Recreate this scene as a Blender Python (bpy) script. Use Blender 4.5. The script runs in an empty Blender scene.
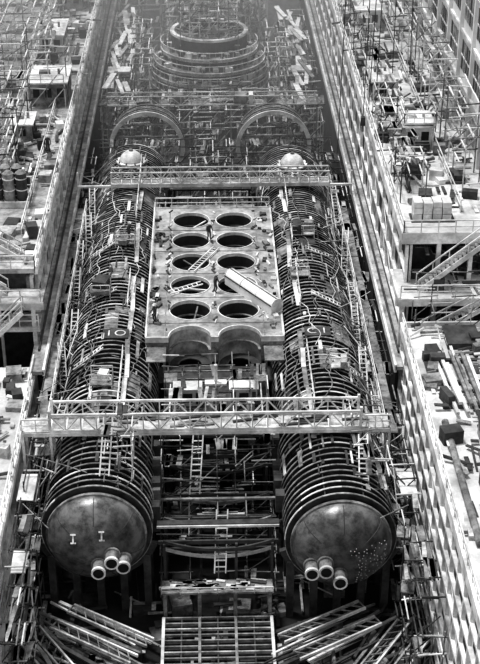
import bpy, bmesh, math, random
from mathutils import Vector, Matrix
R=random.Random(7)
V=Vector
sc=bpy.context.scene
sc.view_settings.view_transform='Standard'
try: sc.view_settings.look='Medium High Contrast'
except Exception: pass

# ------------------------------------------------------------ materials
def mat(name,val,var=0.3,scale=1.2,rough=0.75,metal=0.0,stain=0.25,bump=0.0):
    m=bpy.data.materials.new(name); m.use_nodes=True
    nt=m.node_tree; b=nt.nodes['Principled BSDF']
    tc=nt.nodes.new('ShaderNodeTexCoord')
    n1=nt.nodes.new('ShaderNodeTexNoise'); n1.inputs['Scale'].default_value=scale; n1.inputs['Detail'].default_value=7; n1.inputs['Roughness'].default_value=0.7
    n2=nt.nodes.new('ShaderNodeTexNoise'); n2.inputs['Scale'].default_value=scale*0.3; n2.inputs['Detail'].default_value=4
    nt.links.new(tc.outputs['Object'],n1.inputs['Vector']); nt.links.new(tc.outputs['Object'],n2.inputs['Vector'])
    r1=nt.nodes.new('ShaderNodeValToRGB'); e=r1.color_ramp.elements
    lo=max(0.004,val*(1-var*1.3)); hi=min(0.92,val*(1+var*0.8))
    e[0].position=0.36; e[0].color=(lo,lo,lo,1); e[1].position=0.6; e[1].color=(hi,hi,hi,1)
    r2=nt.nodes.new('ShaderNodeValToRGB'); e=r2.color_ramp.elements
    s=1-stain
    e[0].position=0.42; e[0].color=(s,s,s,1); e[1].position=0.56; e[1].color=(1,1,1,1)
    mx=nt.nodes.new('ShaderNodeMixRGB'); mx.blend_type='MULTIPLY'; mx.inputs[0].default_value=1
    nt.links.new(n1.outputs['Fac'],r1.inputs['Fac']); nt.links.new(n2.outputs['Fac'],r2.inputs['Fac'])
    nt.links.new(r1.outputs['Color'],mx.inputs[1]); nt.links.new(r2.outputs['Color'],mx.inputs[2])
    nt.links.new(mx.outputs[0],b.inputs['Base Color'])
    b.inputs['Roughness'].default_value=rough; b.inputs['Metallic'].default_value=metal
    if bump>0:
        bp=nt.nodes.new('ShaderNodeBump'); bp.inputs['Strength'].default_value=bump; bp.inputs['Distance'].default_value=0.1
        nt.links.new(n1.outputs['Fac'],bp.inputs['Height']); nt.links.new(bp.outputs['Normal'],b.inputs['Normal'])
    return m
LT=mat('painted_steel_light',0.74,0.2,1.6,.75,0,.38)
MD=mat('steel_mid',0.25,0.5,1.6,.7,.1,.45)
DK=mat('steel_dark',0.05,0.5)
BK=mat('void_black',0.010,0.4)  # black fill painted in for the darkness of openings and hollow tubes
CO=mat('concrete_light',0.62,0.2,0.9,0.9,0,0.30)
WD=mat('timber_pale',0.46,0.4,2.0,.8,0,.4)
RB=mat('frame_rib_steel',0.33,0.65,1.1,0.5,0.2,.5)
HU=mat('pressure_hull_plate',0.035,0.5,1.5,0.5,0.2)
CP=mat('end_cap_steel',0.15,0.5,1.4,0.38,0.35,0.45,0.3)
DE=mat('deck_plate',0.38,0.35,1.3,0.6,0.1,0.42)
FL=mat('dock_floor_dirty',0.02,0.6,0.5,0.9,0,0.5)
HZ=mat('wall_render_hazed',0.70,0.12,0.5,0.9,0,0.15)  # wall tone kept pale so the colour carries some of the haze
GD=mat('gallery_floor',0.40,0.4,1.0,0.9,0,0.4)
TI=mat('tube_inside_shade',0.03,0.3)  # dark tone stands in for the shade down inside the tubes
WH=mat('white_casing_paint',0.85,0.05,1.0,.6,0,.08)
SK=mat('skin_grey',0.45,0.1); CL=mat('work_clothes',0.05,0.3)
MS=[LT,MD,DK,BK,CO,WD,RB,HU,CP,DE,FL,HZ,GD,TI,WH]
lt,md,dk,bk,co,wd,rb,hu,cp,de,fl,hz,gd,ti,wh=range(15)

# ------------------------------------------------------------ mesh builder
class MB:
    def __init__(s): s.v=[];s.f=[];s.m=[]
    def add(s,vs,fs,mi):
        o=len(s.v); s.v+= [tuple(p) for p in vs]
        for f in fs: s.f.append([i+o for i in f]); s.m.append(mi)
    def frame(s,c,ax,ay,az,mi):
        c=V(c); vs=[c+ax*i+ay*j+az*k for k in(-1,1) for j in(-1,1) for i in(-1,1)]
        s.add(vs,[(0,2,3,1),(4,5,7,6),(0,1,5,4),(2,6,7,3),(0,4,6,2),(1,3,7,5)],mi)
    def box(s,c,d,mi=0,rz=0,rx=0):
        M=Matrix.Rotation(rz,3,'Z')@Matrix.Rotation(rx,3,'X')
        s.frame(c,M@V((d[0]/2,0,0)),M@V((0,d[1]/2,0)),M@V((0,0,d[2]/2)),mi)
    def bb(s,x0,x1,y0,y1,z0,z1,mi=0):
        s.box(((x0+x1)/2,(y0+y1)/2,(z0+z1)/2),(abs(x1-x0),abs(y1-y0),abs(z1-z0)),mi)
    def beam(s,a,b,w,h,mi=0):
        a=V(a);b=V(b);d=b-a
        if d.length<1e-6:return
        dn=d.normalized(); sd=dn.cross(V((0,0,1)))
        if sd.length<1e-3: sd=V((1,0,0))
        sd.normalize(); u=sd.cross(dn)
        s.frame((a+b)/2,sd*w/2,dn*d.length/2,u*h/2,mi)
    def tube(s,a,b,r,n=6,mi=0,r2=None,hollow=None,mi2=3):
        a=V(a);b=V(b);dn=(b-a).normalized(); sd=dn.cross(V((0,0,1)))
        if sd.length<1e-3: sd=V((1,0,0))
        sd.normalize(); u=sd.cross(dn); r2=r if r2 is None else r2
        A=[a+(sd*math.cos(t)+u*math.sin(t))*r for t in [2*math.pi*i/n for i in range(n)]]
        B=[b+(sd*math.cos(t)+u*math.sin(t))*r2 for t in [2*math.pi*i/n for i in range(n)]]
        fs=[(i,(i+1)%n,n+(i+1)%n,n+i) for i in range(n)]
        if hollow is None: s.add(A+B,fs+[tuple(range(n-1,-1,-1)),tuple(range(n,2*n))],mi)
        else:
            C=[b+(p-b)*hollow for p in B]; L=(b-a)*0.8
            D=[p-L for p in C]
            s.add(A+B,fs+[tuple(range(n-1,-1,-1))],mi)
            s.add(B+C,fs,mi); s.add(C+D,fs+[tuple(range(n,2*n))],mi2)
    def ring(s,cx,cy,cz,ri,ro,w,n=48,a0=0,a1=2*math.pi,mi=0):
        full=abs(a1-a0-2*math.pi)<1e-6; k=n if full else n+1
        vs=[]
        for i in range(k):
            t=a0+(a1-a0)*i/n; c,sn=math.cos(t),math.sin(t)
            for r,y in((ri,-w/2),(ro,-w/2),(ro,w/2),(ri,w/2)): vs.append((cx+r*c,cy+y,cz+r*sn))
        fs=[]
        for i in range(n):
            j=(i+1)%k
            for q in range(4):
                q2=(q+1)%4; fs.append((i*4+q,j*4+q,j*4+q2,i*4+q2))
        if not full: fs+=[(0,1,2,3),((k-1)*4+3,(k-1)*4+2,(k-1)*4+1,(k-1)*4)]
        s.add(vs,fs,mi)
    def hring(s,cx,cy,z0,z1,ri,ro,n=40,a0=0,a1=2*math.pi,mi=0):
        full=abs(a1-a0-2*math.pi)<1e-6; k=n if full else n+1; vs=[]
        for i in range(k):
            t=a0+(a1-a0)*i/n; c,sn=math.cos(t),math.sin(t)
            for r,z in((ri,z0),(ro,z0),(ro,z1),(ri,z1)): vs.append((cx+r*c,cy+r*sn,z))
        fs=[]
        for i in range(n):
            j=(i+1)%k
            for q in range(4):
                q2=(q+1)%4; fs.append((i*4+q,j*4+q,j*4+q2,i*4+q2))
        if not full: fs+=[(0,1,2,3),((k-1)*4+3,(k-1)*4+2,(k-1)*4+1,(k-1)*4)]
        s.add(vs,fs,mi)
    def rail(s,a,b,h=1.1,step=2.0,r=0.045,mi=0,mid=True):
        a=V(a);b=V(b);L=(b-a).length;n=max(1,int(L/step));U=V((0,0,1))
        for i in range(n+1):
            p=a.lerp(b,i/n); s.beam(p,p+U*h,r*1.6,r*1.6,mi)
        s.beam(a+U*h,b+U*h,r*2,r*2,mi)
        if mid: s.beam(a+U*h*.52,b+U*h*.52,r*1.5,r*1.5,mi)
    def ladder(s,a,b,w=0.5,step=0.35,mi=0,side=None):
        a=V(a);b=V(b);d=(b-a); sd=V(side).normalized() if side else V((1,0,0))
        s.beam(a+sd*w/2,b+sd*w/2,.09,.09,mi);s.beam(a-sd*w/2,b-sd*w/2,.09,.09,mi)
        n=int(d.length/step)
        for i in range(1,n):
            p=a.lerp(b,i/n); s.beam(p-sd*w/2,p+sd*w/2,.07,.07,mi)
    def stair(s,a,b,w,mi=0,rails=True):
        a=V(a);b=V(b);d=b-a;n=max(2,int(abs(d.z)/0.25)); sd=V((d.y,-d.x,0)).normalized()
        for k in(-1,1):
            s.beam(a+sd*k*w/2,b+sd*k*w/2,.12,.35,mi)
            if rails:
                U=V((0,0,1)); s.beam(a+sd*k*w/2+U,b+sd*k*w/2+U,.09,.09,mi)
                for i in range(5):
                    p=a.lerp(b,i/4)+sd*k*w/2; s.beam(p,p+U,.07,.07,mi)
        for i in range(n):
            p=a.lerp(b,(i+.5)/n); h=sd*w/2; f=V((d.x,d.y,0)).normalized()*.14
            s.frame(p,h,f,V((0,0,.03)),md)
    def truss(s,a,b,h,w,nb,mi=0,t=.13):
        a=V(a);b=V(b);dn=(b-a).normalized();sd=dn.cross(V((0,0,1))).normalized();U=V((0,0,h))
        for k in(-1,1):
            o=sd*k*w/2
            s.beam(a+o,b+o,t*1.5,t*1.8,mi);s.beam(a+o+U,b+o+U,t*1.2,t*1.3,mi)
            for i in range(nb+1):
                p=a.lerp(b,i/nb)+o; s.beam(p,p+U,t*.7,t*.7,mi)
                if i<nb:
                    q=a.lerp(b,(i+1)/nb)+o
                    if i%2: s.beam(p,q+U,t*.7,t*.7,mi)
                    else: s.beam(p+U,q,t*.7,t*.7,mi)
        for i in range(nb+1):
            p=a.lerp(b,i/nb); s.beam(p-sd*w/2,p+sd*w/2,t,t,mi)
    def scaffold(s,x0,x1,y0,y1,z0,z1,dx,dy,dz,keep=.75,pl=.4,r=.05,mats=(0,1,1,2,2),pm=(5,1,1,2)):
        nx=max(1,round((x1-x0)/dx));ny=max(1,round((y1-y0)/dy));nz=max(1,round((z1-z0)/dz))
        X=[x0+(x1-x0)*i/nx for i in range(nx+1)];Y=[y0+(y1-y0)*i/ny for i in range(ny+1)];Z=[z0+(z1-z0)*i/nz for i in range(nz+1)]
        for x in X:
            for y in Y:
                if R.random()<keep: s.beam((x,y,z0),(x,y,R.choice(Z[1:])+.3),r*2,r*2,R.choice(mats))
        for z in Z[1:]:
            for x in X:
                for j in range(ny):
                    if R.random()<keep*.8: s.beam((x,Y[j]-.2,z),(x,Y[j+1]+.2,z+R.uniform(-.15,.15)),r*2,r*2,R.choice(mats))
            for y in Y:
                for i in range(nx):
                    if R.random()<keep*.8: s.beam((X[i]-.2,y,z),(X[i+1]+.2,y,z+R.uniform(-.15,.15)),r*2,r*2,R.choice(mats))
                    if R.random()<keep*.3: s.beam((X[i],y,z-dz),(X[i+1],y,z),r*1.6,r*1.6,R.choice(mats))
            for i in range(nx):
                for j in range(ny):
                    if R.random()<pl:
                        for q in range(R.randint(1,4)):
                            x=R.uniform(X[i],X[i+1]);
                            s.box((x,(Y[j]+Y[j+1])/2,z+.07),(R.uniform(.2,.4),(Y[j+1]-Y[j])*R.uniform(.8,1.2),.06),R.choice(pm),R.uniform(-.12,.12))
    def junk(s,x0,x1,y0,y1,z,n,lmin=.6,lmax=3.5,zr=.8,mats=(0,1,1,2,5,2)):
        for i in range(n):
            x=R.uniform(x0,x1);y=R.uniform(y0,y1);zz=z+R.uniform(0,zr);k=R.random();m=R.choice(mats)
            if k<.55: s.box((x,y,zz+.05),(R.uniform(.12,.35),R.uniform(lmin,lmax),.08),m,R.choice((0,0,math.pi/2,R.uniform(-1.5,1.5))),R.uniform(-.12,.12))
            elif k<.8:
                a=R.choice((0,math.pi/2,R.uniform(0,3)));L=R.uniform(lmin,lmax)/2
                s.tube((x-L*math.cos(a),y-L*math.sin(a),zz),(x+L*math.cos(a),y+L*math.sin(a),zz+R.uniform(-.2,.4)),R.uniform(.05,.14),6,m)
            else: 
                hh=R.uniform(.3,1.1); s.box((x,y,z+hh/2),(R.uniform(.4,1.5),R.uniform(.4,1.5),hh),m,R.uniform(-.3,.3))
    def obj(s,name,smooth=False):
        me=bpy.data.meshes.new(name); me.from_pydata(s.v,[],s.f)
        used=sorted(set(s.m)); mp={u:i for i,u in enumerate(used)}
        for u in used: me.materials.append(MS[u])
        me.polygons.foreach_set('material_index',[mp[m] for m in s.m])
        me.polygons.foreach_set('use_smooth',[m==cp for m in s.m])
        me.update()
        o=bpy.data.objects.new(name,me); sc.collection.objects.link(o); return o
PI=math.pi

# ------------------------------------------------------------ ground
b=MB(); b.bb(-80,80,20,330,-.5,0,fl); b.obj('floor')
b=MB()
b.junk(-13.2,13.2,58,74,0,260,mats=(1,2,2,5,1,2),zr=.9)
b.junk(-13.2,13.2,74,130,0,300,mats=(1,2,2,2,1),zr=.8)
b.obj('dock_floor_debris')

# ------------------------------------------------------------ pressure hulls
HZc=7.0; HR=3.2
def hull(cx,y0,y1):
    b=MB(); r=HR; n=56
    vs=[];fs=[]
    for y in(y0,y1):
        for i in range(n):
            t=2*PI*i/n; vs.append((cx+r*math.cos(t),y,HZc+r*math.sin(t)))
    for i in range(n): fs.append((i,(i+1)%n,n+(i+1)%n,n+i))
    b.add(vs,fs,hu)
    for (yy,sg,dep) in((y0,-1,1.75),(y1,1,1.6)):
        K=12; vs=[]
        for k in range(K):
            a=PI/2*k/K; rr=r*math.cos(a)**.8; yq=yy+sg*dep*math.sin(a)
            for i in range(n):
                t=2*PI*i/n; vs.append((cx+rr*math.cos(t),yq,HZc+rr*math.sin(t)))
        vs.append((cx,yy+sg*dep,HZc)); fs=[]
        for k in range(K-1):
            for i in range(n):
                j=(i+1)%n; fs.append((k*n+i,k*n+j,(k+1)*n+j,(k+1)*n+i))
        for i in range(n): fs.append(((K-1)*n+i,(K-1)*n+(i+1)%n,len(vs)-1))
        b.add(vs,fs,cp)
    o=b
    for t in [PI*.5+2*PI*i/7 for i in range(7)]:
        p=None
        for k in range(1,9):
            a=PI/2*k/12; rr=r*math.cos(a)**.8
            q=V((cx+rr*math.cos(t),y0-1.75*math.sin(a)-.01,HZc+rr*math.sin(t)))
            if p is not None: o.tube(p,q,.025,5,dk)
            p=q
    o.ring(cx,y0+.05,HZc,r-.04,r+.12,.22,64,mi=md)
    y=y0+.45; idx=0
    while y<y1-.3:
        d=y-y0
        if d<8: ro,sp,m=HR+.48,.64,rb
        elif d<21: ro,sp,m=HR+.46,.66,rb
        elif d<36: ro,sp,m=HR+.42,.58,(rb if idx%6 else lt)
        else: ro,sp,m=HR+.34,.50,rb
        jit=R.uniform(-.04,.04)
        o.ring(cx,y+jit,HZc,r-.01,ro-.04,.05,56,mi=hu)
        a=0
        while a<2*PI-.01:
            da=min(2*PI-a,R.choice((PI/4,PI/3,PI/2)))
            if R.random()<.97: o.ring(cx,y+jit,HZc,ro-.05,ro,.13,max(4,int(56*da/(2*PI))),a,a+da-.001,R.choice((m,m,m,md,md,lt)) )
            a+=da
        idx+=1; y+=sp
    for a in(1.15,1.9,.55,2.6):
        x=cx+(HR+.2)*math.cos(a);z=HZc+(HR+.2)*math.sin(a); o.beam((x,y0+.5,z),(x,y1-1,z),.08,.3,hu)
    RR=HR+.5
    for i in range(150):
        a=R.uniform(.3,PI-.3); yy=R.uniform(y0+1.5,y1-2); L=R.uniform(.3,2.6)
        m=R.choice((lt,md,md,wd,dk,dk)); w=R.uniform(.06,.3)
        x=cx+RR*math.cos(a);z=HZc+RR*math.sin(a)
        tx=V((-math.sin(a),0,math.cos(a)))*w/2; nn=V((math.cos(a),0,math.sin(a)))*.035
        o.frame((x,yy,z),tx,V((0,L/2,0)),nn,m)
    for i in range(22):
        a=R.uniform(.5,PI-.5); yy=R.uniform(y0+10,y1-6); x=cx+(HR+.28)*math.cos(a);z=HZc+(HR+.28)*math.sin(a)
        tx=V((-math.sin(a),0,math.cos(a)))*R.uniform(.3,.8); nn=V((math.cos(a),0,math.sin(a)))*.1
        o.frame((x,yy,z),tx,V((0,R.uniform(.4,1.6),0)),nn,R.choice((md,md,dk)))
    for i in range(12):
        a=R.uniform(.6,2.5); yy=R.uniform(y0+2,y1-20); p=None; m=R.choice((lt,md,md,dk))
        for k in range(30):
            q=V((cx+(RR+.02)*math.cos(a),yy,HZc+(RR+.02)*math.sin(a)))
            if p is not None: o.tube(p,q,.035,5,m)
            p=q; a+=R.uniform(-.09,.09); a=min(2.8,max(.4,a)); yy+=R.uniform(.3,.9)
    s=1 if cx<0 else -1
    a0=1.2 if s>0 else PI-1.2
    x=cx+RR*math.cos(a0); z=HZc+RR*math.sin(a0)+.08; yy=y0+7
    while yy<y1-8:
        L=R.uniform(2.5,4.5)
        if R.random()<.75:
            o.box((x+R.uniform(-.1,.1),yy+L/2,z),(.35,L,.06),R.choice((wd,md,lt)),R.uniform(-.04,.04))
        if R.random()<.4: o.rail((x-s*.3,yy,z-.1),(x-s*.3,yy+L,z-.1),.9,1.2,.03)
        yy+=L
    for yy in (y0+9,y0+17,y0+27,y0+36):
        a1=R.uniform(2.1,2.5) if s>0 else R.uniform(.6,1.0); a2=a1+(-.7 if s>0 else .7)
        o.ladder((cx+RR*math.cos(a1),yy,HZc+RR*math.sin(a1)+.1),(cx+RR*math.cos(a2),yy+R.uniform(-1,1),HZc+RR*math.sin(a2)+.3),.5,.3,lt,(0,1,0))
    return o
def capface(b,cx,y0,dx,dz,r=HR,dep=1.75):
    rr=min(1,math.hypot(dx,dz)/r); a=math.acos(rr**(1/.8)); return y0-dep*math.sin(a)
yL,yR=70.9,69.7
b=hull(-8,yL,132)
def stub(b,cx,y0,dx,dz,L=1.45,r=.42):
    y=capface(b,cx,y0,dx,dz); a=V((cx+dx,y+.45,HZc+dz)); e=V((cx+dx*1.03,y-L*.75,HZc+dz+L*.05))
    b.tube(a,e,r,20,md,hollow=.82); b.tube(a.lerp(e,.88),e+(e-a)*.01,r*1.12,20,lt,hollow=.76)
    b.tube(a.lerp(e,.3),a.lerp(e,.42),r*1.3,20,md)
for dx,dz in((.25,-1.05),(1.1,-.25),(1.8,-.8)): stub(b,-8,yL,dx,dz)
def hmark(b,cx,y0,dx,dz):
    for (ox,oz,w,h) in((0,0,.1,.55),(0,.3,.36,.1),(0,-.3,.36,.1)):
        y=capface(b,cx,y0,dx+ox,dz+oz)-.05
        b.box((cx+dx+ox,y,HZc+dz+oz),(w,.06,h),lt,0,-.5)
hmark(b,-8,yL,-1.35,.95); hmark(b,-8,yL,.5,1.2)
b.obj('submarine_pressure_hull')
b=hull(8,yR,131)
for dx,dz in((-2.0,-.65),(-1.15,-.3),(-.25,-1.2)): stub(b,8,yR,dx,dz)
for i in range(11):
    for j in range(11):
        dx=.5+i*.25+R.uniform(-.07,.07); dz=-2.3+j*.3+(.15 if i%2 else 0)+R.uniform(-.07,.07)
        if math.hypot(dx,dz)<2.9 and not(dx<.8 and dz<.1) and R.random()<.7:
            y=capface(b,8,yR,dx,dz); b.tube((8+dx,y+.05,HZc+dz),(8+dx,y-.04,HZc+dz),R.uniform(.025,.04),7,lt)
b.obj('submarine_pressure_hull')
TOP=HZc+HR+.48

for cx,cy in((-8,126),(8,124.8)):
    b=MB(); n=28;K=8;vs=[];q=TOP-.1
    for k in range(K):
        a=PI/2*k/K
        for i in range(n): t=2*PI*i/n; vs.append((cx+1.15*math.cos(a)*math.cos(t),cy+1.15*math.cos(a)*math.sin(t),q+.3+1.05*math.sin(a)))
    vs.append((cx,cy,q+1.35));fs=[]
    for k in range(K-1):
        for i in range(n): j=(i+1)%n; fs.append((k*n+i,k*n+j,(k+1)*n+j,(k+1)*n+i))
    for i in range(n): fs.append(((K-1)*n+i,(K-1)*n+(i+1)%n,len(vs)-1))
    b.add(vs,fs,lt); o=b
    b.tube((cx,cy,q-.6),(cx,cy,q+.3),1.3,28,md); b.hring(cx,cy,q+.2,q+.35,1.2,1.5,28,mi=lt)
    for i in range(10):
        t=2*PI*i/10; b.box((cx+1.4*math.cos(t),cy+1.4*math.sin(t),q+.42),(.12,.12,.2),dk)
    b.tube((cx,cy,q+1.3),(cx,cy,q+1.5),.2,10,md)
    b.obj('hatch_dome')

b=MB()
for cx,y0 in((-8,71),(8,70)):
    y=y0+.8
    while y<131:
        b.ring(cx,y,HZc,HR+.52,HR+1.0,.35,24,PI+.35,2*PI-.35,dk)
        for dx in(-3.2,-1.6,0,1.6,3.2):
            zt=HZc-math.sqrt(3.9**2-dx*dx)
            b.bb(cx+dx-.25,cx+dx+.25,y-.3,y+.3,0,max(.5,zt),dk)
        y+=3.1
b.obj('hull_cradle_blocks')

# ------------------------------------------------------------ missile tube deck
b=MB(); zt=10.3; n=32
rows=[91.3+4.3*i for i in range(6)]
for k,cy in enumerate(rows):
    for cx in(-1.95,1.95):
        A=[];B=[]
        for i in range(n):
            t=2*PI*i/n;c,s=math.cos(t),math.sin(t);m=max(abs(c),abs(s))
            A.append((cx+1.66*c,cy+1.66*s,zt)); B.append((cx+1.95*c/m,cy+2.15*s/m,zt))
        rng=range(n) if k else range(n//2)
        b.add(A+B,[(i,(i+1)%n,n+(i+1)%n,n+i) for i in rng],de)
        a0,a1=(0,2*PI) if k else (0,PI)
        b.hring(cx,cy,zt-.25,zt+.06,1.62,1.70,32,a0,a1,lt)
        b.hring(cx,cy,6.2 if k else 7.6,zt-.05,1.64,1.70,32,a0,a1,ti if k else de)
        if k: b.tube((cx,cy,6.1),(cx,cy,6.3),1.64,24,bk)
        else: b.hring(cx,cy,7.7,7.8,.9,1.6,24,0,PI,dk)
        b.hring(cx,cy,zt-1.3,zt-1.2,1.45,1.64,24,a0,a1,md)
        if k and R.random()<.6:
            t=R.uniform(0,PI); b.beam((cx+1.62*math.cos(t),cy+1.62*math.sin(t),zt-.5),(cx-1.62*math.cos(t+.5),cy-1.62*math.sin(t+.5),zt-.6),.12,.1,R.choice((lt,md)))
y0,y1=rows[0],rows[-1]+2.15
b.bb(-5.4,-3.9,y0,y1,zt-.12,zt,de); b.bb(3.9,5.4,y0,y1,zt-.12,zt,de)
b.bb(-5.4,5.4,y1,y1+.9,zt-.12,zt,de)
for x0,x1 in((-5.4,-3.61),(-.29,.29),(3.61,5.4)): b.bb(x0,x1,y0-.12,y0,zt-.45,zt+.02,lt); b.bb(x0,x1,y0+.0,y0+.3,8,zt-.2,md)
b.bb(-5.45,-5.3,y0,y1+.9,zt-.5,zt+.05,lt); b.bb(5.3,5.45,y0,y1+.9,zt-.5,zt+.05,lt)
b.bb(-5.2,5.2,88.9,91.2,7.5,7.62,dk)
b.bb(-5.3,-3.8,88.9,91.2,9.4,9.5,md); b.bb(3.8,5.3,88.9,91.2,9.4,9.5,md)
for x in(-5.1,-3.9,3.9,5.1): b.bb(x-.1,x+.1,89,89.2,0,9.4,md)
for x in(-3.7,0,3.7): b.bb(x-.12,x+.12,y0,y1,zt-1.2,zt-.15,dk)
for cy in rows:
    for x in(-3.8,3.8): b.bb(x-.2,x+.2,cy+1.9,cy+2.2,0,zt-.2,dk)
for x in(-4.65,4.65):
    for i in range(34):
        b.box((x+R.uniform(-.5,.5),R.uniform(y0+1,y1-1),zt+.1),(R.uniform(.08,.5),R.uniform(.12,.9),.2),R.choice((lt,md,dk,dk)),R.uniform(-.5,.5))
for i in range(80):
    b.box((R.choice((-3.75,0,3.75))+R.uniform(-.15,.15),R.uniform(y0+1,y1),zt+.06),(R.uniform(.06,.2),R.uniform(.1,.9),.1),R.choice((lt,dk,dk,wd)),R.uniform(-.6,.6))
for cy in rows[:-1]: b.bb(-5.2,5.2,cy+2.12,cy+2.18,zt,zt+.05,md)
for x in(-3.9,3.9): b.bb(x-.03,x+.03,y0,y1,zt,zt+.04,md)
b.ladder((-1.9,102.3,10.45),(.3,106.8,10.5),.55,.4,lt,(1,-.5,0))
b.ladder((-3.7,98.3,10.5),(-1,99.8,10.6),.5,.4,lt,(-.4,1,0))
b.rail((-5.3,y1+.7,zt),(5.3,y1+.7,zt),1.0,1.5)
b.rail((-5.3,y0+2,zt),(-5.3,y1,zt),.9,2.2,.03)
b.obj('missile_tube_deck')

# pale slim casing lying on deck
b=MB(); A=V((1.4,100.4,11.0));E=V((5.0,94.9,11.0)); dn=(E-A).normalized(); sd=dn.cross(V((0,0,1)))
b.tube(A,E,.56,24,wh); b.frame((A+E)/2-V((0,0,.36)),sd*.58,dn*(E-A).length/2,V((0,0,.33)),wh)
for t in(0.0,.33,.66,1.0):
    p=A.lerp(E,t); b.tube(p-dn*.05,p+dn*.05,.6,24,lt)
b.beam(A+V((0,0,.58)),E+V((0,0,.58)),.1,.1,md)
b.beam(A+V((0,0,.1))+sd*.58,E+V((0,0,.1))+sd*.58,.06,.1,dk)
b.obj('cylindrical_casing')

# forward bay between the hulls
b=MB()
b.bb(-3.9,3.9,81.5,88.8,7.4,7.6,dk)
for x in(-3.6,0,3.6):
    for y in(82,85,88.3): b.bb(x-.15,x+.15,y-.15,y+.15,0,7.4,dk)
for x in(-2.1,2.1):
    y=86; b.bb(x-1.0,x+1.0,y-.5,y+.6,7.6,9.0,co); b.bb(x-1.1,x+1.1,y-.6,y+.7,9.0,9.1,lt)
    b.bb(x-.35,x+.35,y-.56,y-.49,7.95,8.7,bk)
    for dx in(-.75,.75): b.bb(x+dx-.14,x+dx+.14,y-.55,y-.49,7.8,8.8,dk)
b.bb(-.2,.2,84.6,85.0,7.6,10.0,md); b.bb(-.8,.8,84.5,85.1,10.0,10.15,lt); b.tube((0,84.8,10.1),(0,84.8,11.6),.14,10,lt)
for z in(8.2,9.0): b.bb(-.7,.7,84.55,84.65,z,z+.12,lt)
for x in(-3.4,3.4):
    b.bb(x-.5,x+.5,87,88.4,7.6,8.8,md); b.rail((x,82,7.6),(x,87,7.6),1.0,1.2)
b.rail((-3.6,81.7,7.6),(3.6,81.7,7.6),1.0,1.2)
b.junk(-3.5,3.5,82,85.5,7.6,50,.3,1.5,.3)
for z in(8.0,8.7): b.beam((-3.9,88.7,z),(3.9,88.7,z),.1,.12,md)
for x in(-3.6,-2.4,-1.2,0,1.2,2.4,3.6): b.beam((x,88.7,7.6),(x,88.7,9.2),.1,.1,lt)
b.scaffold(-3.8,3.8,82,88.5,7.6,10.3,1.3,1.6,1.3,.4,.1,.035)
b.obj('equipment_platform')

# ------------------------------------------------------------ transverse frames & stagings in the pit between hulls
b=MB()
y=71.2;i=0
while y<82:
    z=R.choice((4.2,5.0,5.8)); 
    b.ring(0,y,z+9.0,9.3,9.52,.13,20,PI*1.5-.4,PI*1.5+.4,R.choice((md,dk,lt,dk)))
    b.bb(-4,4,y+.3,y+.45,z-.2,z+.1,dk)
    for x in(-3.6,-1.2,1.2,3.6):
        if R.random()<.7: b.bb(x-.08,x+.08,y,y+.2,0,z,dk)
    if i%2==0:
        for q in range(2): b.box((R.uniform(-2,2),y+.7,z+.15),(R.uniform(1.5,3.5),.2,.06),R.choice((wd,md,md)),R.uniform(-.06,.06))
    y+=1.25;i+=1
b.bb(-4.1,4.1,72.4,72.9,6.3,6.6,dk); b.bb(-4.1,4.1,72.3,72.4,6.35,6.52,lt)
b.bb(-4.1,4.1,75.0,75.2,6.6,6.75,md)
b.ladder((.1,71.4,3.2),(.3,73.6,6.9),.75,.4,lt)
b.ladder((-1.6,77.4,5.4),(-1.3,79.5,9.0),.7,.4,lt)
b.scaffold(-3.9,3.9,71.5,81.5,0,6.5,1.9,2.2,1.6,.5,.08,.035,(1,1,2,2))
b.scaffold(-3.9,3.9,77.5,81.5,0,9.5,1.3,1.3,1.4,.55,.12,.035,(0,1,2,2))
for x in (-4.2,4.2):
    for k in range(8):
        yy=R.uniform(72,82); b.bb(x-.3,x+.3,yy-.4,yy+.4,R.uniform(5.5,7.5),R.uniform(7.6,8.2),R.choice((md,dk,dk)))
b.obj('transverse_frame_staging')

# slipway trestle and platform
b=MB()
b.bb(-3.8,3.6,69.6,70.9,2.9,3.05,md)
for x in(-3.6,-1.3,1.1,3.4):
    for y in(69.7,70.8): b.bb(x-.12,x+.12,y-.12,y+.12,0,2.9,md)
for i in range(40): b.box((R.uniform(-3.5,3.3),R.uniform(69.7,70.8),3.12),(R.uniform(.4,1.5),R.uniform(.1,.3),.08),R.choice((lt,co,md,dk)),R.uniform(-.3,.3))
b.rail((-3.8,69.5,3.05),(3.6,69.5,3.05),.5,1.2,.03)
for x in(-3.7,3.5): b.bb(x-.1,x+.1,58,69.2,1.0,1.35,lt)
for x in(-1.3,1.1): b.bb(x-.09,x+.09,58,69.2,1.0,1.35,md)
for x in(-2.5,-.1,2.3): b.bb(x-.05,x+.05,58,69.2,1.05,1.25,dk)
y=58.2
while y<69.2:
    b.bb(-3.8,3.6,y-.05,y+.05,1.1,1.3,md if R.random()<.75 else wd)
    if R.random()<.5: b.bb(-3.7,3.5,y-.1,y+.1,0,1.1,dk)
    y+=.55
b.obj('slipway_trestle')

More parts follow.
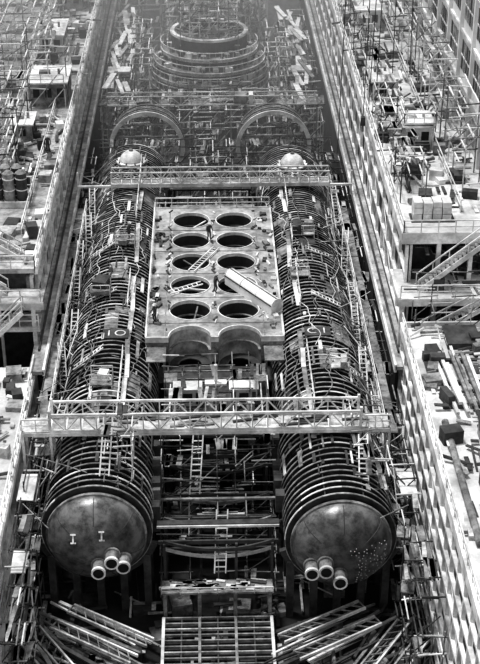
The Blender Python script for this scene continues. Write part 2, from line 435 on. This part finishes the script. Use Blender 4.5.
def planks(x0,x1,y0,y1,ang,n,z=1.0):
    b=MB()
    for i in range(n):
        k=i/n; a=ang+R.uniform(-.13,.13); L=R.uniform(5,8)
        b.box((R.uniform(x0,x1),R.uniform(y0,y1),.15+k*z),(R.uniform(.08,.3),L,.14),R.choice((wd,lt,md,md,dk,dk)),a,R.uniform(-.05,.05))
    c=V(((x0+x1)/2,(y0+y1)/2,.5+z)); d=V((-math.sin(ang),math.cos(ang),0)); sd=V((d.y,-d.x,0))
    for off in (-.9,.9):
        b.beam(c-d*3.2+sd*(off-.4),c+d*3.2+sd*(off-.4),.12,.2,wd); b.beam(c-d*3.2+sd*(off+.4),c+d*3.2+sd*(off+.4),.12,.2,lt)
        for i in range(9):
            p=c+d*(-3.2+.8*i)+sd*off; b.beam(p-sd*.4,p+sd*.4+d*(.8 if i<8 else 0),.06,.1,md)
    for i in range(6): b.box((R.uniform(x0,x1),R.uniform(y0,y1),.4),(R.uniform(.4,.9),R.uniform(.4,.9),.8),R.choice((md,dk)),R.uniform(-.5,.5))
    return b.obj('steel_section_pile')
planks(-9.8,-5.5,64.8,69,1.0,24,1.6); planks(5.2,9.2,64.8,69,-1.05,22,1.6)
planks(-12.3,-10,61,69,.6,12,1.0); planks(9.8,12.4,61,69,-.6,14,1.0)

# ------------------------------------------------------------ cross bridges
def bridge(y,z,x0,x1,h,w,nb,zsup=10,m=lt,t=.12,fm=wd):
    b=MB(); b.truss((x0,y,z),(x1,y,z),h,w,nb,m,t)
    b.bb(x0,x1,y-w/2+.1,y+w/2-.1,z-.05,z+.04,fm)
    return b
b=bridge(77.6,11.3,-11.3,9.8,1.3,1.7,20)
b.beam((-13.2,76.7,11.1),(11.8,76.7,11.1),.2,.25,lt); b.beam((-13.2,78.5,11.1),(11.8,78.5,11.1),.2,.25,lt)
for x in(-13.2,-11.3,9.8,11.8):
    for yy in(76.8,78.4): b.beam((x,yy,0),(x,yy,11.3 if abs(x)>11.5 else 12.9),.18,.18,lt)
b.bb(-13.2,-11.3,76.7,78.5,11.2,11.3,wd); b.bb(9.8,11.8,76.7,78.5,11.2,11.3,wd); b.rail((-13.2,76.7,11.3),(-11.3,76.7,11.3),1,.9); b.rail((9.8,76.7,11.3),(11.8,76.7,11.3),1,.9)
for i in range(24): b.box((R.uniform(-11,9.5),77.6+R.uniform(-.6,.6),11.42),(R.uniform(.5,2.5),.2,.12),R.choice((dk,dk,md)),R.uniform(-.2,.2))
b.obj('truss_footbridge')
b=bridge(119.8,11.2,-9.6,11.2,1.2,1.3,22,t=.09,fm=md)
b.beam((-12.8,119.2,11.0),(13.4,119.2,11.0),.18,.2,lt)
for x in(-12.8,-9.6,11.2,13.4): b.beam((x,119.8,9.7 if abs(x)>12 else 0),(x,119.8,12.2),.16,.16,lt)
b.obj('truss_footbridge')
b=bridge(144.5,10.2,-11.5,12,1.0,1.4,20,t=.08,m=lt,fm=md)
for x in(-11.5,-4,4,12): b.beam((x,144.5,0),(x,144.5,11),.16,.16,md)
b.junk(-11,11,144,145,10.3,24,.5,2,.3); b.obj('truss_footbridge')

for cx in(-7.7,8.0):
    b=MB(); y=91.3; z=TOP
    b.bb(cx-1.0,cx+1.0,y-.7,y+.7,z-.12,z,dk)
    s=1 if cx<0 else -1
    b.hring(cx+s*.38,y,z,z+.05,.33,.43,28,0.0 if cx<0 else .9,2*PI if cx<0 else 2*PI-.9,lt)
    b.bb(cx-s*.5-.05,cx-s*.5+.05,y-.4,y+.4,z,z+.05,lt)
    b.obj('painted_frame_mark')

b=MB()
b.scaffold(-7.4,-5.6,72,77,9.3,13.2,.9,1.4,1.3,.55,.25,.04,(0,0,1)); 
b.ladder((-7.4,72.3,10.7),(-7.2,75.5,13.2),.6,.4,lt)
b.obj('hull_top_scaffold')
b=MB()
b.scaffold(9.2,11.2,72,80,8.2,12,1.0,1.6,1.3,.5,.25,.04,(0,0,1)); b.ladder((9.6,72,10),(9.9,76,11.2),.6,.4,lt); b.obj('hull_top_scaffold')
for cx,yy in((-7.7,107.5),(8,109),(-8.3,84),(7.2,101),(-9.2,98),(9.2,86)):
    b=MB(); z=TOP+.15; w=R.uniform(.6,1.0); b.bb(cx-w,cx+w,yy-.7,yy+.7,z,z+.08,R.choice((wd,md,md)))
    for dx in(-w,w):
        for dy in(-.65,.65): b.beam((cx+dx,yy+dy,z-.7),(cx+dx,yy+dy,z+.9),.07,.07,lt)
    b.rail((cx-w,yy-.65,z),(cx+w,yy-.65,z),.9,.7,.03);b.rail((cx-w,yy+.65,z),(cx+w,yy+.65,z),.9,.7,.03)
    b.junk(cx-.6,cx+.6,yy-.4,yy+.4,z+.08,4,.2,.7,.1); b.obj('hull_work_platform')

for s in(-1,1):
    b=MB(); xa,xb=(-12.9,-11.9) if s<0 else(11.9,13.2)
    b.scaffold(xa,xb,60,131,0,9.2,1.0,1.7,1.5,.85,.3,.04,(0,1,2,2,2),(1,1,2,5))
    x=(s*11.9)
    b.bb(min(x,x+s*.9),max(x,x+s*.9),79,118,9.2,9.3,md)
    b.rail((x,79,9.3),(x,118,9.3),1.0,1.6,.035)
    for k in range(7):
        yy=80+k*6+R.uniform(-1,1); b.ladder((s*R.uniform(11.2,12),yy,R.uniform(6.5,8)),(s*R.uniform(10.6,12),yy+R.uniform(3,5),R.uniform(9.5,11)),.5,.35,lt)
    for k in range(90):
        yy=R.uniform(70,128); b.beam((s*R.uniform(11.8,12.8),yy,R.uniform(5,9.5)),(s*R.uniform(9.8,12),yy+R.uniform(-4,4),R.uniform(8.5,11)),.06,.06,R.choice((lt,lt,md,dk)))
    for k in range(50):
        yy=R.uniform(64,128); b.box((s*12.3,yy,R.uniform(3.5,9)),(R.uniform(.3,1.1),R.uniform(.6,2.2),.08),R.choice((lt,wd,md)),R.uniform(-.2,.2))
    b.bb(s*12.2,s*13.3,72.5,75.5,8.6,8.7,lt); b.bb(s*12.2,s*13.2,80,82,8.9,9.0,wd)
    b.obj('hull_side_staging')

# ------------------------------------------------------------ dock walls / galleries
def facade(b,x,s,y0,y1,z0,z1,bay,fl_h,proud=.28,lm=lt,back=md,opens=True,thick=.3,pw=.13,full=False):
    b.bb(x-s*(proud+thick),x-s*proud,y0,y1,z0,z1,back)
    nb=max(1,round((y1-y0)/bay))
    for i in range(nb+1):
        y=y0+(y1-y0)*i/nb; b.bb(x-s*proud,x,y-pw,y+pw,z0,z1,lm)
    nz=max(1,round((z1-z0)/fl_h))
    for k in range(nz+1):
        z=z0+(z1-z0)*k/nz; b.bb(x-s*proud,x+s*.04,y0,y1,z-.1,z+.1,lm)
    if opens:
        for i in range(nb):
            for k in range(nz):
                yc=y0+(y1-y0)*(i+.5)/nb; zc=z0+(z1-z0)*(k+.5)/nz
                w=(y1-y0)/nb*(R.choice((.5,.65,.75)) if full else R.choice((.35,.5,.6))); h=(z1-z0)/nz*(R.choice((.55,.7)) if full else R.choice((.4,.55)))
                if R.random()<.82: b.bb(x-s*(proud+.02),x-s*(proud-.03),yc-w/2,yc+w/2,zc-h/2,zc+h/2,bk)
                elif full: b.bb(x-s*(proud),x-s*(proud-.08),yc-w/2,yc+w/2,zc-h/2,zc+h/2,md)
                if R.random()<.3: b.beam((x-s*.1,yc-w*.6,zc-h*.6),(x-s*.1,yc+w*.6,zc+h*.6),.07,.07,lm)
YF=262
b=MB(); b.bb(-14,-12.9,87,YF,9.6,9.9,gd); b.bb(-12.98,-12.8,87,YF,9.5,10.05,lt); b.bb(-14,-13.2,89,YF,0,9.6,dk)
b.bb(-13.6,-13.45,90,YF,9.9,10.1,dk); b.obj('dock_ledge_beam')
b=MB(); b.bb(13.6,14.6,87,YF,9.6,9.9,gd); b.bb(13.5,13.68,87,YF,9.4,10.05,lt); b.bb(13.9,14.8,89,YF,0,9.6,dk)
b.bb(14.0,14.15,89,YF,9.9,10.1,dk); b.obj('dock_ledge_beam')

# LEFT upper gallery
b=MB(); y0=94
b.bb(-19.6,-13.9,y0,YF,14.6,15,gd); b.bb(-13.95,-13.7,y0,YF,14.5,15.15,lt)
facade(b,-14.1,1,y0,YF,9.9,14.3,3.0,2.2,.25,lt,md)
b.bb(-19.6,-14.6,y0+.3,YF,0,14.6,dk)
b.rail((-13.9,y0,15),(-13.9,YF,15),1.1,2.2); b.rail((-19.4,y0,15),(-19.4,YF,15),1.1,2.5); b.rail((-19.4,y0,15),(-13.9,y0,15),1.1,1.4)
b.rail((-15.6,100,15),(-15.6,132,15),1.0,2.0,.035)
b.bb(-19.6,-13.2,y0-2.6,y0,13.0,13.3,gd); b.bb(-19.6,-13.1,y0-2.7,y0-2.5,12.8,13.4,lt)
b.rail((-19.4,y0-2.5,13.3),(-13.3,y0-2.5,13.3),1.1,1.3)
b.bb(-19.6,-13.6,y0-2.6,y0,11.0,11.2,gd); b.bb(-19.6,-13.5,y0-2.7,y0-2.5,10.9,11.25,lt); b.rail((-19.4,y0-2.5,11.2),(-13.6,y0-2.5,11.2),1.1,1.3)
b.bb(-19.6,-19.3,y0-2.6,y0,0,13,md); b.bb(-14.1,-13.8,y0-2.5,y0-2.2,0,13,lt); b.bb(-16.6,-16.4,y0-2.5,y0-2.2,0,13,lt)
b.stair((-16.0,y0-.9,13.3),(-19.2,y0-.9,15.6),1.0,lt); b.stair((-14.6,y0-3.4,13.2),(-18.5,y0-3.4,9.3),1.0,lt)
b.stair((-15.2,y0+2.2,15),(-18.8,y0+2.2,17.4),1.0,lt); b.bb(-19.8,-18.6,y0+1.4,y0+5,17.3,17.45,md); b.rail((-18.6,y0+1.4,17.4),(-18.6,y0+5,17.4),1,1); b.bb(-19.7,-19.5,y0+1.5,y0+1.7,15,17.4,lt)
b.obj('wall_left')
b=MB()
for i,(x,y) in enumerate(((-18.3,106.4),(-17.25,106.2),(-16.2,106.3),(-17.7,107.6),(-16.7,107.6))):
    b.tube((x,y,15),(x,y,17.9),.47,18,md if i%2 else dk); b.tube((x,y,17.9),(x,y,18.15),.47,18,md,.2)
    for z in(15.4,16.4,17.4): b.hring(x,y,z,z+.08,.47,.51,18,mi=lt)
b.bb(-19,-15.6,105.4,105.5,15,15.6,lt); b.bb(-19,-15.6,105.4,108.4,15,15.08,dk); b.rail((-19,108.5,15),(-15.6,108.5,15),1.6,1.0)
b.obj('gas_cylinder_rack')
def cabin(x,y,z,w,l,h,name,roof=lt,wall=co):
    b=MB(); b.bb(x-w/2,x+w/2,y-l/2,y+l/2,z,z+h,wall); b.bb(x-w/2-.2,x+w/2+.2,y-l/2-.2,y+l/2+.2,z+h,z+h+.14,roof)
    n=max(1,int(w/1.2))
    for i in range(n): xc=x-w/2+w*(i+.5)/n; b.bb(xc-.33,xc+.33,y-l/2-.04,y-l/2+.02,z+h*.4,z+h*.8,bk)
    n=max(1,int(l/1.4))
    for i in range(n):
        yc=y-l/2+l*(i+.5)/n
        for k in(-1,1): b.bb(x+k*(w/2)-.03,x+k*(w/2)+.03,yc-.4,yc+.4,z+h*.4,z+h*.8,bk)
    b.tube((x+w*.25,y,z+h),(x+w*.25,y,z+h+.7),.13,8,md); b.bb(x-w*.3,x,y-.4,y+.4,z+h+.14,z+h+.5,md)
    return b.obj(name)
cabin(-16.3,133,15,3.6,5.2,2.4,'site_cabin',lt,md); cabin(-17.8,122,15,1.8,3.2,1.8,'site_cabin',lt,md)
cabin(-17.6,150,15,2.6,6,2.2,'site_cabin'); cabin(-17,168,15,3,7,2.3,'site_cabin',co,md)
b=MB()
b.rail((-18,129.6,17.6),(-14.6,129.6,17.6),1.0,1.1)
b.scaffold(-18.2,-14.6,130,137,15,19.2,1.8,2.3,2.1,.9,.1,.05,(0,0,1)); b.obj('canopy_frame')
b=MB()
b.scaffold(-19.5,-17.8,110,128,15,19.5,1.7,2.6,1.6,.85,.25,.05,(0,0,1,2),(1,2,5)); b.scaffold(-19.5,-17.2,138,235,15,20,2.3,3.4,2.0,.8,.25,.06,(0,0,1),(1,5)); b.obj('gallery_scaffold')
b=MB(); b.junk(-19,-14.4,110,128,15,110,.4,2.2,.3,(0,1,2,2,5)); b.junk(-19,-14.4,138,235,15,280,.5,3.5,.5,(0,1,2,2,5)); b.junk(-15.4,-14.3,95,106,15,22,.3,1.5,.2,(0,1,2,2,5)); b.junk(-19,-15.8,97,102,15,20,.3,1.5,.2,(0,1,2,2,5)); b.obj('gallery_clutter')
b=MB(); b.bb(-60,-19.9,70,YF,10.5,11,gd); b.bb(-60,-19.9,70,70.4,0,10.5,md)
for i in range(14):
    y=100+i*11.5; b.bb(-58,-20.5,y,y+.4,11,11.4,md)
b.scaffold(-30,-20.5,105,235,11,17.5,3.1,3.8,2,.85,.3,.06,(0,0,1,1),(1,1,5,2)); b.junk(-58,-20.5,100,255,11,300,1,6,.8); b.obj('yard_apron')

# LEFT near block
b=MB(); b.bb(-32,-13.7,50,89,8.7,9.1,co); b.bb(-13.85,-13.6,50,89,8.7,9.25,lt)
facade(b,-13.65,1,50,89,0,8.7,2.4,1.75,.3,lt,md,pw=.1,full=True); b.bb(-32,-14.3,50,88.8,0,8.7,md)
b.rail((-13.8,50,9.2),(-13.8,89,9.2),1.0,1.5)
b.junk(-19,-14.4,70,88,9.1,80,.5,2,.3,(0,1,2,2,5)); b.bb(-17.6,-15.8,79,81.5,9.1,10.4,dk); b.bb(-17.7,-15.7,78.9,81.6,10.4,10.5,lt); b.obj('wall_left_annex')

# RIGHT upper gallery
b=MB(); y0=93
b.bb(14.5,22.6,y0,YF,17.6,18,co); b.bb(14.35,14.6,y0-.1,YF,17.3,18.2,lt); b.bb(14.4,22.6,y0-.15,y0+.05,17.3,18.2,lt)
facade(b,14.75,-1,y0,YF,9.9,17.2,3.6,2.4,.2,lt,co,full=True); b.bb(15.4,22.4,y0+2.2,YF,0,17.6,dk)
for x in(14.9,17.3,19.8,22.2): b.bb(x-.16,x+.16,y0,y0+.4,0,17.6,lt)
b.bb(14.1,22.6,y0-3,y0+2.2,13.7,14.0,co); b.bb(13.9,22.6,y0-3.15,y0-2.95,13.5,14.1,lt); b.bb(13.9,14.1,y0-3.1,y0+2,13.5,14.1,lt)
b.rail((14.5,y0,18.1),(14.5,YF,18.1),1.1,2.2); b.rail((14.5,y0,18.1),(22.4,y0,18.1),1.1,1.3); b.rail((14.1,y0-3,14.1),(22.4,y0-3,14.1),1.1,1.3)
b.stair((15.6,y0-1.2,14.0),(20.4,y0-1.2,18.0),1.1,lt)
b.stair((14.8,y0-3.9,10.8),(20.5,y0-3.7,14.0),1.1,lt)
b.bb(14.1,14.4,y0-3,y0-2.7,5,13.5,lt)
b.junk(15,21,y0-2.5,y0+1.8,14,16,.3,1.5,.2,(1,2,2,5)); b.scaffold(16,22,y0+.5,y0+2,9,17.4,1.5,1.5,1.4,.8,.3,.045,(0,1,2))
b.scaffold(15,22,y0-4.8,y0-3.3,12.5,16.5,1.4,1.4,1.3,.55,.15,.035,(0,1,2))
b.obj('wall_right')
b=MB()
for i in range(4):
    for k in range(3): b.box((15.9+i*.75,96+R.uniform(-.1,.1),18.35+k*.5),(.68,1.2,.46),R.choice((lt,co,lt)),R.uniform(-.05,.05))
b.bb(15.4,18.8,95.2,96.8,18,18.1,dk); b.obj('crate_stack')
cabin(18,112,18,2.4,3,2.0,'site_cabin',lt,co); cabin(16.4,126,18,2,6,1.8,'site_cabin',co,md); cabin(17.5,150,18,2.6,9,2.2,'site_cabin'); cabin(16.8,178,18,2.6,10,2.2,'site_cabin',lt,md)
b=MB(); b.bb(16.6,19.4,110.4,113.6,20.3,20.42,lt); b.rail((16.7,110.5,20.4),(19.3,110.5,20.4),.9,.8); b.rail((16.7,110.5,20.4),(16.7,113.5,20.4),.9,.8)
for x in(16.7,19.3):
    for y in(110.5,113.5): b.beam((x,y,18),(x,y,20.4),.12,.12,lt)
b.obj('lookout_platform')
b=MB(); b.junk(15,21.8,97,135,18,190,.5,2.6,.4,(0,1,2,2,5,2)); b.junk(15,21.8,135,240,18,280,.5,3.5,.6,(0,1,2,2,5,2)); b.obj('gallery_clutter')
b=MB()
for i in range(11): b.scaffold(15.0,17.0,99+i*12,107+i*12,18,21.2,1,1.8,1.5,.8,.25,.045,(0,0,1,2),(1,2,5))
b.rail((19.5,97,18),(19.5,YF,18),1.1,2.2,.04); b.scaffold(20.2,22,98,150,18,24,1.5,2.4,1.9,.7,.25,.05,(0,0,1),(1,5)); b.obj('gallery_scaffold')
b=MB(); b.bb(22.6,23.6,93,YF,0,46,hz)
for i in range(29):
    y=94+i*6; b.bb(22.3,22.65,y-.2,y+.2,18,46,hz)
for z in(22,26.5,31,35.5,40): b.bb(22.4,22.62,93,YF,z-.15,z+.15,lt)
for i in range(28):
    for z in(18,22.5,27,31.5,36):
        y=94+i*6
        for q in range(5):
            ya=y+.5+q*1.05; b.bb(22.56,22.63,ya,ya+.75,z+.6,z+3.2,dk if R.random()<.5 else md)
            b.bb(22.5,22.6,ya,ya+.75,z+1.8,z+1.95,lt)
b.obj('wall_right_workshop')

# RIGHT near block
b=MB(); b.bb(14.1,40,45,88.5,12.1,12.5,co); b.bb(13.95,14.2,45,88.5,12.1,12.9,lt)
facade(b,14.1,-1,45,88.5,0,12.1,2.2,1.75,.22,lt,co,pw=.1,full=True); b.bb(14.7,40,45,88.3,0,12.1,md)
b.rail((14.1,45,12.9),(14.1,88.5,12.9),.8,1.5)
b.bb(14.1,40,88.4,88.6,12.2,12.9,lt)
b.obj('wall_right_annex')
b=MB()
for i in range(7): b.beam((16.2+i*.35,76+R.uniform(-1,1),12.9+.15*(i%2)),(15.7+i*.4,83+R.uniform(-1,1),12.95+.15*(i%2)),.22,.22,R.choice((dk,md,lt)))
for y in(77,80,83): b.bb(15.4,18.8,y,y+.3,12.5,12.8,dk)
b.obj('girder_stack')
b=MB(); b.junk(14.8,22,60,88,12.5,190,.5,2.5,.4,(0,1,2,2,5,2)); b.tube((15.2,62,12.8),(15.2,75,12.8),.25,10,md); b.bb(17,19.5,85,87.8,12.5,13.0,dk); b.obj('roof_clutter')
cabin(18.5,72,12.5,2.6,4,1.6,'site_cabin',dk,md)

# ------------------------------------------------------------ far end
for cx in(-7,6.9):
    b=MB()
    for k,(yy,ro) in enumerate(((139.2,4.15),(139.9,4.1),(140.6,4.1),(141.3,4.0),(142,4.0))):
        b.ring(cx,yy,HZc,ro-.45,ro,.22,40,mi=(lt if k==0 else md))
    for i in range(11):
        a=.1+i*(PI-.2)/10; b.beam((cx+4*math.cos(a),139.3,HZc+4*math.sin(a)),(cx+3.9*math.cos(a),142,HZc+3.9*math.sin(a)),.12,.12,dk)
    b.ring(cx,140.1,HZc,2.4,2.5,.1,30,mi=md)
    for x in(-3.4,-1.2,1.2,3.4): b.bb(cx+x-.15,cx+x+.15,139.6,139.9,0,HZc-2,dk)
    b.beam((cx-3.8,139.8,8),(cx+3.8,139.8,8),.2,.2,md); b.beam((cx-3.6,139.8,9.4),(cx+3.6,139.8,9.4),.15,.15,md)
    b.obj('hull_frame_arch')
b=MB(); cy=162.5
for k,(r,z) in enumerate(((7.4,6.9),(7.2,8.3),(6.9,9.7),(6.0,11.1))):
    b.hring(0,cy,z-.25,z,r-1.2,r,40,PI*.9,PI*2.1,md); b.hring(0,cy,z-.3,z+.1,r-.12,r,40,PI*.9,PI*2.1,lt)
    for i in range(31):
        a=PI*.9+PI*1.2*i/30; x,y=(r-.06)*math.cos(a),cy+(r-.06)*math.sin(a)
        b.beam((x,y,z),(x,y,z+.9),.05,.05,lt)
        if i%3==0: b.beam((x*.97,cy+(y-cy)*.97,0),(x*.97,cy+(y-cy)*.97,z),.16,.16,md)
    b.hring(0,cy,z+.85,z+.93,r-.08,r,40,PI*.9,PI*2.1,lt)
    b.hring(0,cy,z-1.3,z-.25,r-1.3,r-1.2,40,PI*.9,PI*2.1,dk)
for i in range(130):
    a=R.uniform(PI*.95,2.05*PI); r,z=R.choice(((7,6.9),(6.8,8.3),(6.4,9.7),(5.4,11.1))); r-=R.uniform(0,.5)
    b.box((r*math.cos(a),cy+r*math.sin(a),z+.25),(R.uniform(.15,.9),R.uniform(.15,.7),R.uniform(.2,.8)),R.choice((lt,lt,md,dk,dk)),a)
b.hring(0,cy+1,0,12.8,4.5,4.7,44,mi=dk); b.hring(0,cy+1,12.6,12.9,4.3,4.8,44,mi=lt); b.hring(0,cy+1,10.6,10.8,2.8,4.5,44,mi=dk)
b.hring(0,cy+1,9.0,12.4,2.4,2.5,36,mi=lt); b.tube((0,cy+1,8.8),(0,cy+1,9.0),2.4,30,bk)
for i in range(20):
    a=2*PI*i/20; b.beam((2.5*math.cos(a),cy+1+2.5*math.sin(a),12.3),(4.4*math.cos(a),cy+1+4.4*math.sin(a),12.6),.08,.08,lt)
for i in range(22):
    a=2*PI*i/22; b.beam((4.75*math.cos(a),cy+1+4.75*math.sin(a),12.8),(4.75*math.cos(a),cy+1+4.75*math.sin(a),13.8),.05,.05,lt)
b.scaffold(-3.5,3.5,cy-2.5,cy+5,10.6,17.5,1.1,1.4,1.4,.8,.3,.055,(0,0,1)); b.scaffold(-9.4,-7.2,cy-7,cy+5,0,13,1.1,2,1.8,.8,.3,.06,(0,0,1)); b.scaffold(7.2,9.4,cy-7,cy+5,0,13,1.1,2,1.8,.8,.3,.06,(0,0,1))
b.scaffold(-5,5,cy-8.6,cy-7.4,0,9,1.2,1.2,1.6,.7,.3,.05,(0,1,2))
b.obj('stern_section_with_tiered_staging')
b=MB(); 
b.ring(0,176,10,4.2,4.8,1.2,40,mi=md)
for i in range(7): b.ring(0,177.5+i*2,10,4.3,4.7,.3,36,mi=(lt if i%2 else md))
for x in(-3,0,3):
    for y in(176,182,188): b.bb(x-.2,x+.2,y-.2,y+.2,0,6.2,dk)
b.scaffold(-5.5,5.5,174,190,4,17,1.6,2.0,1.8,.8,.4,.07,(0,0,1)); b.obj('hull_section_under_construction')
b=MB()
b.scaffold(-12.6,-9.5,147,185,0,9,1.6,2.6,2.0,.85,.5,.06,(0,0,1,2)); b.scaffold(9.5,13.0,147,185,0,9,1.6,2.6,2.0,.85,.5,.06,(0,0,1,2))
b.scaffold(-12.6,13.0,132.5,139,0,8,1.8,2.0,2.0,.8,.25,.045,(0,1,2,2)); b.scaffold(-12.6,12.6,146,153,0,8.8,1.8,1.8,2.0,.7,.35,.055,(0,0,1,2))
b.scaffold(-3.6,3.6,124.5,132,0,9.4,1.5,1.9,1.8,.7,.2,.045,(0,1,2,2))
b.scaffold(-12.8,13.2,192,235,0,13,3,3.4,2.4,.85,.7,.09,(0,0,1),(0,5,1))
b.obj('shipyard_scaffolding')
b=MB()
for s in(-1,1):
    b.bb(s*9.6,s*12.4,158,160,9.2,9.35,lt)
    for i in range(26): b.box((s*R.uniform(9.6,12),R.uniform(150,184),9.3+R.uniform(0,.4)),(R.uniform(.3,.7),R.uniform(3,7),.1),R.choice((wd,lt,lt,md)),R.uniform(-.25,.25))
    for y in(150,158,166,174,182):
        b.bb(s*9.6,s*12.4,y-.1,y+.1,9.0,9.2,md)
        for x in(9.6,12.3): b.bb(s*x-.12,s*x+.12,y-.12,y+.12,0,9,md)
b.bb(8.5,13,190,206,0,14,co); b.bb(8.3,13.2,189.8,206.2,14,14.3,lt); b.bb(-12,-7,200,212,0,11,md); b.bb(-12.2,-6.8,199.8,212.2,11,11.3,lt)
b.junk(-12.5,13,186,255,0,260,1,6,1.2,(0,0,1,5)); b.obj('far_staging_decks')
b=MB(); 
b.bb(-4,4,117.0,118,9.4,9.55,md); b.bb(-3.8,3.8,121.4,124,9.5,9.65,dk)
for x in(-2.6,-.9,.9,2.6): b.bb(x-.6,x+.6,122.2,123.6,9.65,10.7,R.choice((md,dk,dk)))
for x in(-3.7,3.7):
    for y in(117.6,123): b.bb(x-.12,x+.12,y-.12,y+.12,0,9.5,dk)
b.rail((-4,121.5,9.6),(4,121.5,9.6),1,1,.035); b.obj('pump_platform')

# ------------------------------------------------------------ crane cables
b=MB()
for (x,y,z0,x2,y2) in((13.9,117,18.5,14.1,116),(14.6,119,18.5,15.2,118),(17.5,125,20,17.2,124),(12.6,126,11.5,13.2,126),(15.5,121,18.4,15.9,121),(19.5,127,19,18.8,126.5)):
    b.tube((x,y,z0),(x2,y2,52),.045,5,dk)
b.bb(13.7,14.1,116.8,117.2,17.8,18.6,dk); b.tube((13.9,117,17.2),(13.9,117,17.9),.12,8,md)
b.beam((12,115,52),(19,127,52),.6,.9,md)
b.obj('crane_hoist_cables')
b=MB()
def sag(a,c,d,n=14,r=.03,m=dk):
    a=V(a);c=V(c);p=a
    for i in range(1,n+1):
        t=i/n;q=a.lerp(c,t)-V((0,0,d*4*t*(1-t))); b.tube(p,q,r,5,m); p=q
for i in range(26):
    s=R.choice((-1,1)); y=R.uniform(74,128); sag((s*13.0,y,9.9),(s*R.uniform(5.8,10),y+R.uniform(-7,7),TOP+.05),R.uniform(-.2,.5),m=R.choice((dk,md,lt)))
b.obj('welding_cables')

# ------------------------------------------------------------ workers
def worker(loc,rz,bend=0.0):
    P=[(0,0,.95),(0,0,1.15),(0,-bend*.4,1.38),(0,-bend*.6,1.5),
       (.1,0,.9),(.12,-.03,.5),(.13,.02,.08),(.14,-.14,.04),
       (-.1,0,.9),(-.12,-.1,.5),(-.13,.05,.08),(-.14,-.1,.04)]
    Rr=[.15,.14,.16,.06,.1,.075,.05,.035,.1,.075,.05,.035]
    E=[(0,1),(1,2),(2,3),(0,4),(4,5),(5,6),(6,7),(0,8),(8,9),(9,10),(10,11)]
    for s in(1,-1):
        k=len(P); P+=[(s*.2,-bend*.4,1.4),(s*.27,-.05-bend*.4,1.12),(s*.25,-.24-bend*.3,.95),(s*.24,-.31-bend*.3,.92)]
        Rr+=[.07,.05,.035,.03]; E+=[(2,k),(k,k+1),(k+1,k+2),(k+2,k+3)]
        for f in range(5):
            P.append((s*(.205+.02*f) if f<4 else s*.19,-.40-bend*.3+(.06 if f==4 else .01*abs(f-1.5)),.90)); Rr.append(.009); E.append((k+3,len(P)-1))
    bm=bmesh.new(); L=bm.verts.layers.skin.verify()
    vs=[bm.verts.new(p) for p in P]
    for a,c in E: bm.edges.new((vs[a],vs[c]))
    for v,r in zip(vs,Rr): v[L].radius=(r,r)
    vs[0][L].use_root=True
    me=bpy.data.meshes.new('worker'); bm.to_mesh(me); bm.free(); me.materials.append(CL)
    o=bpy.data.objects.new('worker',me); sc.collection.objects.link(o); o.modifiers.new('skin','SKIN'); ss=o.modifiers.new('sub','SUBSURF'); ss.levels=1; ss.render_levels=1
    o.location=loc; o.rotation_euler=(0,0,rz)
    bm=bmesh.new(); bmesh.ops.create_uvsphere(bm,u_segments=16,v_segments=12,radius=.11)
    for v in bm.verts:
        v.co.z*=1.22; 
        if v.co.y<-.07 and abs(v.co.x)<.03 and -.05<v.co.z<.02: v.co.y-=.025
        if v.co.z<-.06: v.co.x*=.8
    for sx in(-1,1): bmesh.ops.create_icosphere(bm,subdivisions=1,radius=.025,matrix=Matrix.Translation((sx*.108,0,0)))
    me=bpy.data.meshes.new('head'); bm.to_mesh(me); bm.free(); me.materials.append(SK); h=bpy.data.objects.new('head',me); sc.collection.objects.link(h)
    h.parent=o; h.location=(0,-.02-bend*.6,1.63)
    bm=bmesh.new(); bmesh.ops.create_uvsphere(bm,u_segments=16,v_segments=10,radius=.135)
    bmesh.ops.delete(bm,geom=[v for v in bm.verts if v.co.z<-.001],context='VERTS')
    for v in bm.verts:
        if v.co.z<.02: v.co.x*=1.15; v.co.y*=1.25
    me=bpy.data.meshes.new('helmet'); bm.to_mesh(me); bm.free(); me.materials.append(LT); g=bpy.data.objects.new('helmet',me); sc.collection.objects.link(g); g.parent=o; g.location=(0,-.02-bend*.6,1.67)
worker((-.35,108.6,10.3),.4,.1); worker((.1,98.6,10.3),2.0,.3); worker((-4.7,93.5,10.3),-1,0); worker((-7.4,107.6,TOP+.23),1.2,.2)
worker((-15.2,118,15.0),.3,0); worker((16.2,104,18.0),-.6,0); worker((1.5,83,7.6),1.5,.2)

# ------------------------------------------------------------ scattering haze added over the far half of the dock to lighten it
m=bpy.data.materials.new('haze_volume'); m.use_nodes=True; nt=m.node_tree; nt.nodes.clear()
ou=nt.nodes.new('ShaderNodeOutputMaterial'); vs_=nt.nodes.new('ShaderNodeVolumeScatter'); vs_.inputs['Density'].default_value=.0085; vs_.inputs['Color'].default_value=(1,1,1,1)
nt.links.new(vs_.outputs[0],ou.inputs['Volume'])
b=MB(); b.bb(-62,70,128,300,-.2,40,lt); o=b.obj('haze_volume'); o.data.materials.clear(); o.data.materials.append(m)

# ------------------------------------------------------------ light, world, camera
w=bpy.data.worlds.new('overcast'); sc.world=w; w.use_nodes=True
bg=w.node_tree.nodes['Background']; bg.inputs[0].default_value=(.9,.9,.9,1); bg.inputs[1].default_value=.72
sl=bpy.data.lights.new('sun','SUN'); sl.energy=3.1; sl.angle=math.radians(10)
so=bpy.data.objects.new('sun',sl); sc.collection.objects.link(so)
d=V((.26,-.12,-1)); so.rotation_euler=d.to_track_quat('-Z','Y').to_euler()
c=bpy.data.cameras.new('camera'); co_=bpy.data.objects.new('camera',c); sc.collection.objects.link(co_)
c.sensor_fit='HORIZONTAL'; c.sensor_width=36; c.lens=101.25; c.clip_end=1500
co_.location=(-.4,0,62.2); co_.rotation_euler=(math.radians(60.56),0,math.radians(-1.48)); sc.camera=co_
